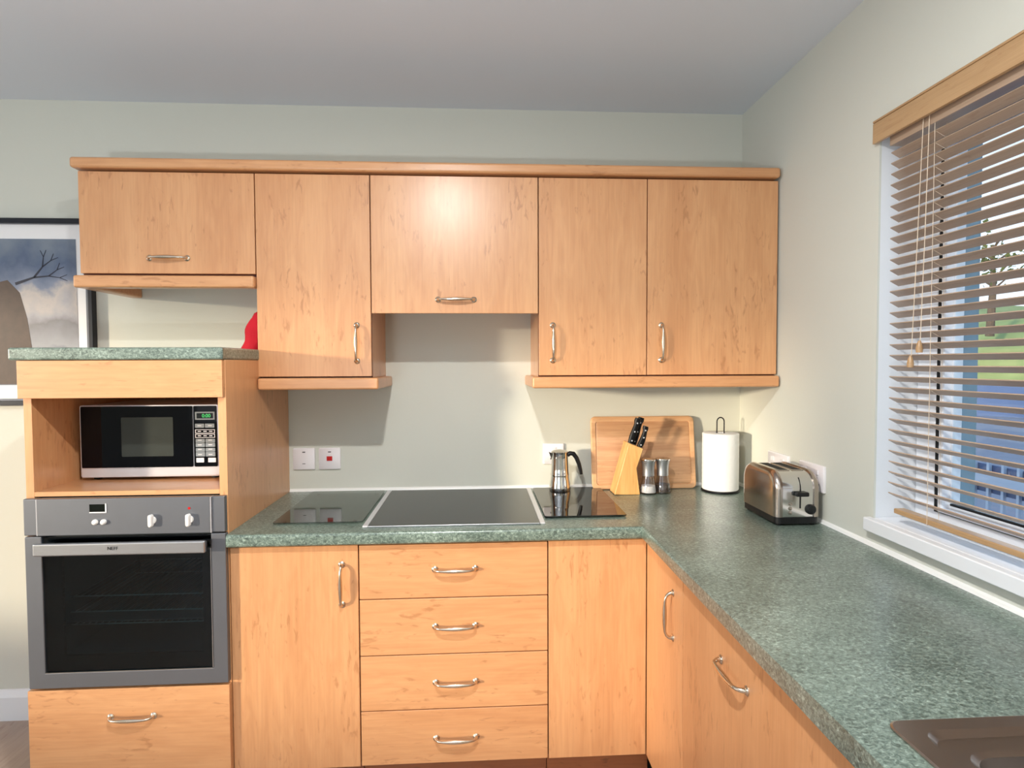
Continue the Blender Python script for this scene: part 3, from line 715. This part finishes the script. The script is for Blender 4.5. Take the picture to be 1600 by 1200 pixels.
for x in (tx0+.02, tx1-.02):
    for y in (ty0+.02, ty1-.02): MB().lathe([(0,0),(.008,0),(.008,.0058),(0,.0058)], (x, y, tz0), 12).build('foot', M['rubber'], t)
for x in (tx0+.052, tx0+.098):
    b = MB().cells([x-.0185, x-.0157, x+.0157, x+.0185], [ty0+.049, ty0+.052, ty1-.052, ty1-.049], [tz1-.006, tz1-.0035], lambda i, j: not (i == 1 and j == 1), 'z')
    b.build('slot_rim', M['chrome_br'], t)
    MB().box(x-.0155, x+.0155, ty0+.0525, ty1-.0525, tz1-.0052, tz1-.0046).build('slot', M['rubber'], t)
yf = ty0+.005
b = MB(); b.tube([(tx0+.083, yf-.0003, tz0+.056), (tx0+.083, yf-.0003, tz0+.112)], .0026, 6)
b.tube([(tx0+.083, yf-.0003, tz0+.112), (tx0+.083, yf+.0022, tz0+.128), (tx0+.083, yf+.0085, tz0+.143), (tx0+.083, yf+.014, tz0+.152)], .0026, 6)
b.build('lever_slot', M['rubber'], t)
MB().box(tx0+.062, tx0+.104, yf-.018, yf-.0005, tz0+.096, tz0+.110).build('lever', M['black'], t, bevel=.004, seg=3)
MB().lathe([(0,0),(.0165,0),(.016,.006),(.013,.010),(.004,.0115),(0,.0115)], (tx0+.117, yf-.0002, tz0+.052), 28, 'y').build('browning_dial', M['black'], t, smooth=True)
for zz in (.045, .058, .071):
    MB().lathe([(0,0),(.0062,0),(.0060,.0015),(0,.002)], (tx0+.050, yf-.0002, tz0+(zz-.045)*1.12+.041), 20, 'y').build('push_button', M['chrome_br'], t, smooth=True)
b = MB()
for k in range(9): b.box(tx0+.0003, tx0+.0008, ty0+.055+k*.0062, ty0+.0585+k*.0062, tz0+.0405, tz0+.0455)
b.build('side_lettering', M['slotline'], t)

# ------------------------------------------------------------------ sockets and switches
def plate(name, c, wdt, hgt, face, label, cat, grp, kind):
    """c = centre on the wall; face 'y' or 'x'"""
    t = thing(name, c, label, cat, grp)
    def pt(u, v, d): return (c[0]+u, c[1]-d, c[2]+v) if face == 'y' else (c[0]-d, c[1]-u, c[2]+v)
    def lp(iu, d, r=.004): return [pt(u, v, d) for u, v in rrect(-wdt/2+iu, wdt/2-iu, -hgt/2+iu, hgt/2-iu, r, 3)]
    MB().loft([lp(0, .0004), lp(0, .007), lp(.002, .009)]).build('face_plate', M['plastic'], t, smooth=True)
    def pb(n, m, u0, u1, v0, v1, d0, d1): 
        P = [(u0,v0),(u1,v0),(u1,v1),(u0,v1)]
        return MB().loft([[pt(u,v,d0) for u,v in P], [pt(u,v,d1) for u,v in P]]).build(n, m, t)
    if kind == 'blank':
        pb('mark', M['slotline'], -.006, .006, .026, .030, .009, .0093); pb('mark', M['slotline'], -.006, .006, -.021, -.0185, .009, .0093)
    if kind == 'red':
        pb('mark', M['slotline'], -.006, .006, .026, .030, .009, .0093); pb('rocker', M['red'], -.011, .011, -.008, .010, .009, .0125)
    if kind == 'double':
        for u in (-.036, .036):
            pb('rocker', M['plastic'], u-.009, u+.009, .012, .028, .009, .0125)
            for du, dv in ((0, -.001), (-.011, -.020), (.011, -.020)): pb('pin_slot', M['slotline'], u+du-.003, u+du+.003, dv-.004, dv+.004, .009, .0093)
    if kind == 'single':
        pb('rocker', M['plastic'], -.009, .009, .012, .028, .009, .0125)
        for du, dv in ((0, -.001), (-.011, -.020), (.011, -.020)): pb('pin_slot', M['slotline'], du-.003, du+.003, dv-.004, dv+.004, .009, .0093)
plate('wall_switch', (.664, -.0002, 1.045), .088, .088, 'y', 'plain white wall plate nearest the oven housing', 'switch', 'white electrical plates', 'blank')
plate('wall_switch', (.768, -.0002, 1.045), .088, .088, 'y', 'white cooker switch plate with a red rocker', 'switch', 'white electrical plates', 'red')
plate('wall_socket', (1.695, -.0002, 1.053), .088, .086, 'y', 'white wall socket behind the steel coffee pot', 'socket', 'white electrical plates', 'single')
plate('wall_socket', (RX-.0002, -.340, 1.052), .148, .088, 'x', 'white double socket on the right wall, farther behind the toaster', 'socket', 'white electrical plates', 'double')
plate('wall_socket', (RX-.0002, -.560, 1.052), .146, .088, 'x', 'white socket on the right wall, nearer one mostly hidden by the toaster', 'socket', 'white electrical plates', 'double')

# ------------------------------------------------------------------ sink
t = thing('sink', (2.2, -2.0, .910), 'stainless steel sink inset in the near end of the green worktop', 'sink')
def sl(x0, x1, y0, y1, r, z): return [(u, v, z) for u, v in rrect(x0, x1, y0, y1, r, 6)]
X0, X1, Y0, Y1 = 1.962, 2.435, -2.36, -1.657
MB().loft([sl(X0, X1, Y0, Y1, .022, .9104), sl(X0, X1, Y0, Y1, .022, .9130), sl(X0+.003, X1-.003, Y0+.003, Y1-.003, .020, .9142),
           sl(X0+.034, X1-.034, Y0+.034, Y1-.026, .026, .9138), sl(X0+.038, X1-.038, Y0+.038, Y1-.031, .025, .910),
           sl(X0+.041, X1-.041, Y0+.041, Y1-.036, .024, .9065), sl(X0+.060, X1-.060, Y0+.055, Y1-.062, .035, .9055),
           sl(X0+.066, X1-.066, Y0+.061, Y1-.068, .038, .900), sl(X0+.085, X1-.085, Y0+.08, Y1-.085, .05, .77), sl(X0+.11, X1-.11, Y0+.11, Y1-.11, .05, .755)],
           cap0=False).build('basin', M['sink'], t, smooth=True).data.set_sharp_from_angle(angle=math.radians(14))
MB().lathe([(0,0),(.035,0),(.033,.003),(0,.001)], (2.2, -2.0, .7552), 24).build('drain', M['chrome'], t, smooth=True)

# ------------------------------------------------------------------ red oven glove on the tall unit
t = MB(); lp = []
gx, gy, gz = .556, -.205, 1.4870
for k in range(15):
    f = k/14
    cx = gx - .012 + .052*f + .005*math.sin(f*9); rx = (.052 - .012*f)*(1 if f < .85 else (1-f)/.15*.75+.25); ry = .045*(1-.35*f)*(1 if f < .85 else (1-f)/.15*.75+.25)
    lp.append([(cx + rx*math.cos(a)*(1+.09*math.sin(3*a+f*5)+.05*math.sin(7*a-f*9)), gy + ry*math.sin(a)*(1+.10*math.cos(4*a+f*6)), gz + f*.160 + (.004*math.sin(5*a) if 0 < k < 14 else 0)) for a in [2*PI*q/28 for q in range(28)]])
t.loft(lp)
o = t.build('oven_glove', M['cloth'], smooth=True)
tag(o, 'crumpled red cloth oven glove on the high worktop beside the tall cabinet', 'oven glove')

# ------------------------------------------------------------------ framed picture
t = thing('framed_picture', (-.5, -.012, 1.276), 'black-framed misty landscape print hanging behind the oven housing', 'picture')
px0, px1, pz0, pz1 = -.870, -.142, 1.276, 2.010
b = MB().cells([px0, px0+.020, px1-.016, px1], [pz0, pz0+.018, pz1-.019, pz1], [-.030, -.001], lambda i, j: not (i == 1 and j == 1), 'y')
b.build('frame', M['frame'], t, bevel=.0015)
b = MB().cells([px0+.0202, px0+.030, px1-.026, px1-.0162], [pz0+.0182, pz0+.026, pz1-.0215, pz1-.0192], [-.024, -.002], lambda i, j: not (i == 1 and j == 1), 'y')
b.build('fillet', M['frame_in'], t)
MB().box(px0+.0302, px1-.0262, -.012, -.003, pz0+.0262, pz1-.0217).build('mount', M['mount'], t)
# misty mountain artwork, procedural pigment
am = bpy.data.materials.new('misty_landscape_print'); am.use_nodes = True
n = am.node_tree.nodes; l = am.node_tree.links; bs = n['Principled BSDF']; bs.inputs['Roughness'].default_value = .35
tc = n.new('ShaderNodeTexCoord'); sp = n.new('ShaderNodeSeparateXYZ'); l.new(tc.outputs['Object'], sp.inputs[0])
nz = n.new('ShaderNodeTexNoise'); nz.inputs['Scale'].default_value = 7; nz.inputs['Detail'].default_value = 6; l.new(tc.outputs['Object'], nz.inputs['Vector'])
ma = n.new('ShaderNodeMath'); ma.operation = 'MULTIPLY_ADD'; ma.inputs[1].default_value = .34; l.new(nz.outputs['Fac'], ma.inputs[0]); l.new(sp.outputs['Z'], ma.inputs[2])
mp = n.new('ShaderNodeMapRange'); mp.inputs[1].default_value = .20; mp.inputs[2].default_value = .85; l.new(ma.outputs[0], mp.inputs[0])
rp = n.new('ShaderNodeValToRGB'); e = rp.color_ramp.elements; e[0].position = 0; e[0].color = srgb(70, 74, 92); e[1].position = 1; e[1].color = srgb(126, 136, 148)
for p_, c_ in ((.16, (96, 98, 110)), (.25, (150, 152, 156)), (.38, (136, 136, 140)), (.47, (122, 120, 122)), (.55, (160, 158, 162)), (.62, (182, 174, 168)), (.68, (120, 130, 150)), (.80, (84, 98, 124)), (.90, (110, 122, 138))):
    k = e.new(p_); k.color = srgb(*c_)
l.new(mp.outputs[0], rp.inputs[0]); l.new(rp.outputs[0], bs.inputs['Base Color'])
art = MB().box(px0+.085, px1-.066, -.0135, -.0121, pz0+.080, pz1-.078).build('print', am, t)
# plain brown standing rock and bare branch shapes as part of the flat print
M['ink'] = mat('brown_ink', srgb(78, 62, 52), .5, var=.35, vscale=25); M['ink2'] = mat('dark_ink', srgb(40, 42, 56), .5, var=.2, vscale=20)
b = MB(); P = [(-.56,1.36),(-.40,1.36),(-.385,1.50),(-.40,1.62),(-.425,1.72),(-.47,1.77),(-.55,1.75),(-.58,1.60)]
b.prism(P, 'y', -.0141, -.0136); b.build('painted_rock', M['ink'], t)
b = MB()
def br(p, ang, L, r, dep):
    q = (p[0]+L*math.cos(ang), p[1]+L*math.sin(ang)); nx_, ny_ = -math.sin(ang)*r, math.cos(ang)*r
    b.prism([(p[0]-nx_, p[1]-ny_), (q[0]-nx_*.6, q[1]-ny_*.6), (q[0]+nx_*.6, q[1]+ny_*.6), (p[0]+nx_, p[1]+ny_)], 'y', -.0146-.0001*dep, -.0142)
    if dep: br(q, ang+.55, L*.72, r*.65, dep-1); br(q, ang-.25, L*.75, r*.65, dep-1)
br((-.44, 1.755), .35, .075, .0055, 3)
b.build('painted_branch', M['ink2'], t)

# ------------------------------------------------------------------ venetian blind
t = thing('venetian_blind', (2.52, -1.5, 1.03), 'wooden venetian blind hanging half open in the right-hand window', 'blind')
yA, yB = -.892, -2.27
b = MB().box(2.484, 2.494, -2.300, -.853, 2.041, 2.0955).box(2.4855, 2.494, -2.300, -.853, 2.0955, 2.098).box(2.4835, 2.494, -2.300, -.853, 2.098, 2.104); b.box(2.4945, 2.530, -.864, -.856, 2.041, 2.103) if False else None
b.build('valance', M['valance'], t, bevel=.003)
MB().box(2.505, 2.612, yB, yA-.002, 2.022, 2.100).build('headrail', M['blind'], t, bevel=.001)
tl = math.radians(28.5); hw = .0139
c, s_ = math.cos(tl), math.sin(tl)
N = 33
for k in range(N):
    z = 1.998 - k*.0291
    x = 2.522; b = MB(); sag = .0
    a = (x-hw*c, z+hw*s_); d = (x+hw*c, z-hw*s_)
    nx_, nz_ = s_*.0013, c*.0013
    yy = yA - .0004*k - random.random()*.002
    b.prism([(a[0]-nx_, a[1]-nz_), (d[0]-nx_, d[1]-nz_), (d[0]+nx_, d[1]+nz_), (a[0]+nx_, a[1]+nz_)], 'y', yB, yy)
    b.build('slat', M['blind'], t)
b = MB().box(2.508, 2.538, yB, -.930, 1.0215, 1.0355); b.build('bottom_rail', M['valance'], t, bevel=.003)
for y in (-1.052, -2.05):
    b = MB()
    b.tube([(2.5065, y, 2.055), (2.5065, y, 1.0205)], .0007, 6); b.tube([(2.5375, y, 2.055), (2.5375, y, 1.0360)], .0007, 6)
    for k in range(N):
        z = 1.998 - k*.0291 - .003
        b.tube([(2.522-hw*c, y, z+hw*s_), (2.522+hw*c, y, z-hw*s_)], .0006, 4)
    b.build('ladder_cord', M['cord'], t)
for (yt, yb, zb) in ((-1.022, -.996, 1.449), (-1.042, -1.026, 1.487)):
    MB().tube([(2.500, yt, 2.05), (2.5005, (yt+yb)/2, 1.75), (2.500, yb, zb)], .0010, 6).build('pull_cord', M['cord'], t)
    tz = zb
    MB().lathe([(0,-.030),(.0075,-.030),(.0085,-.020),(.006,-.008),(.003,0),(0,.001)], (2.498, yb, tz), 14).build('cord_tassel', M['valance'], t, smooth=True)
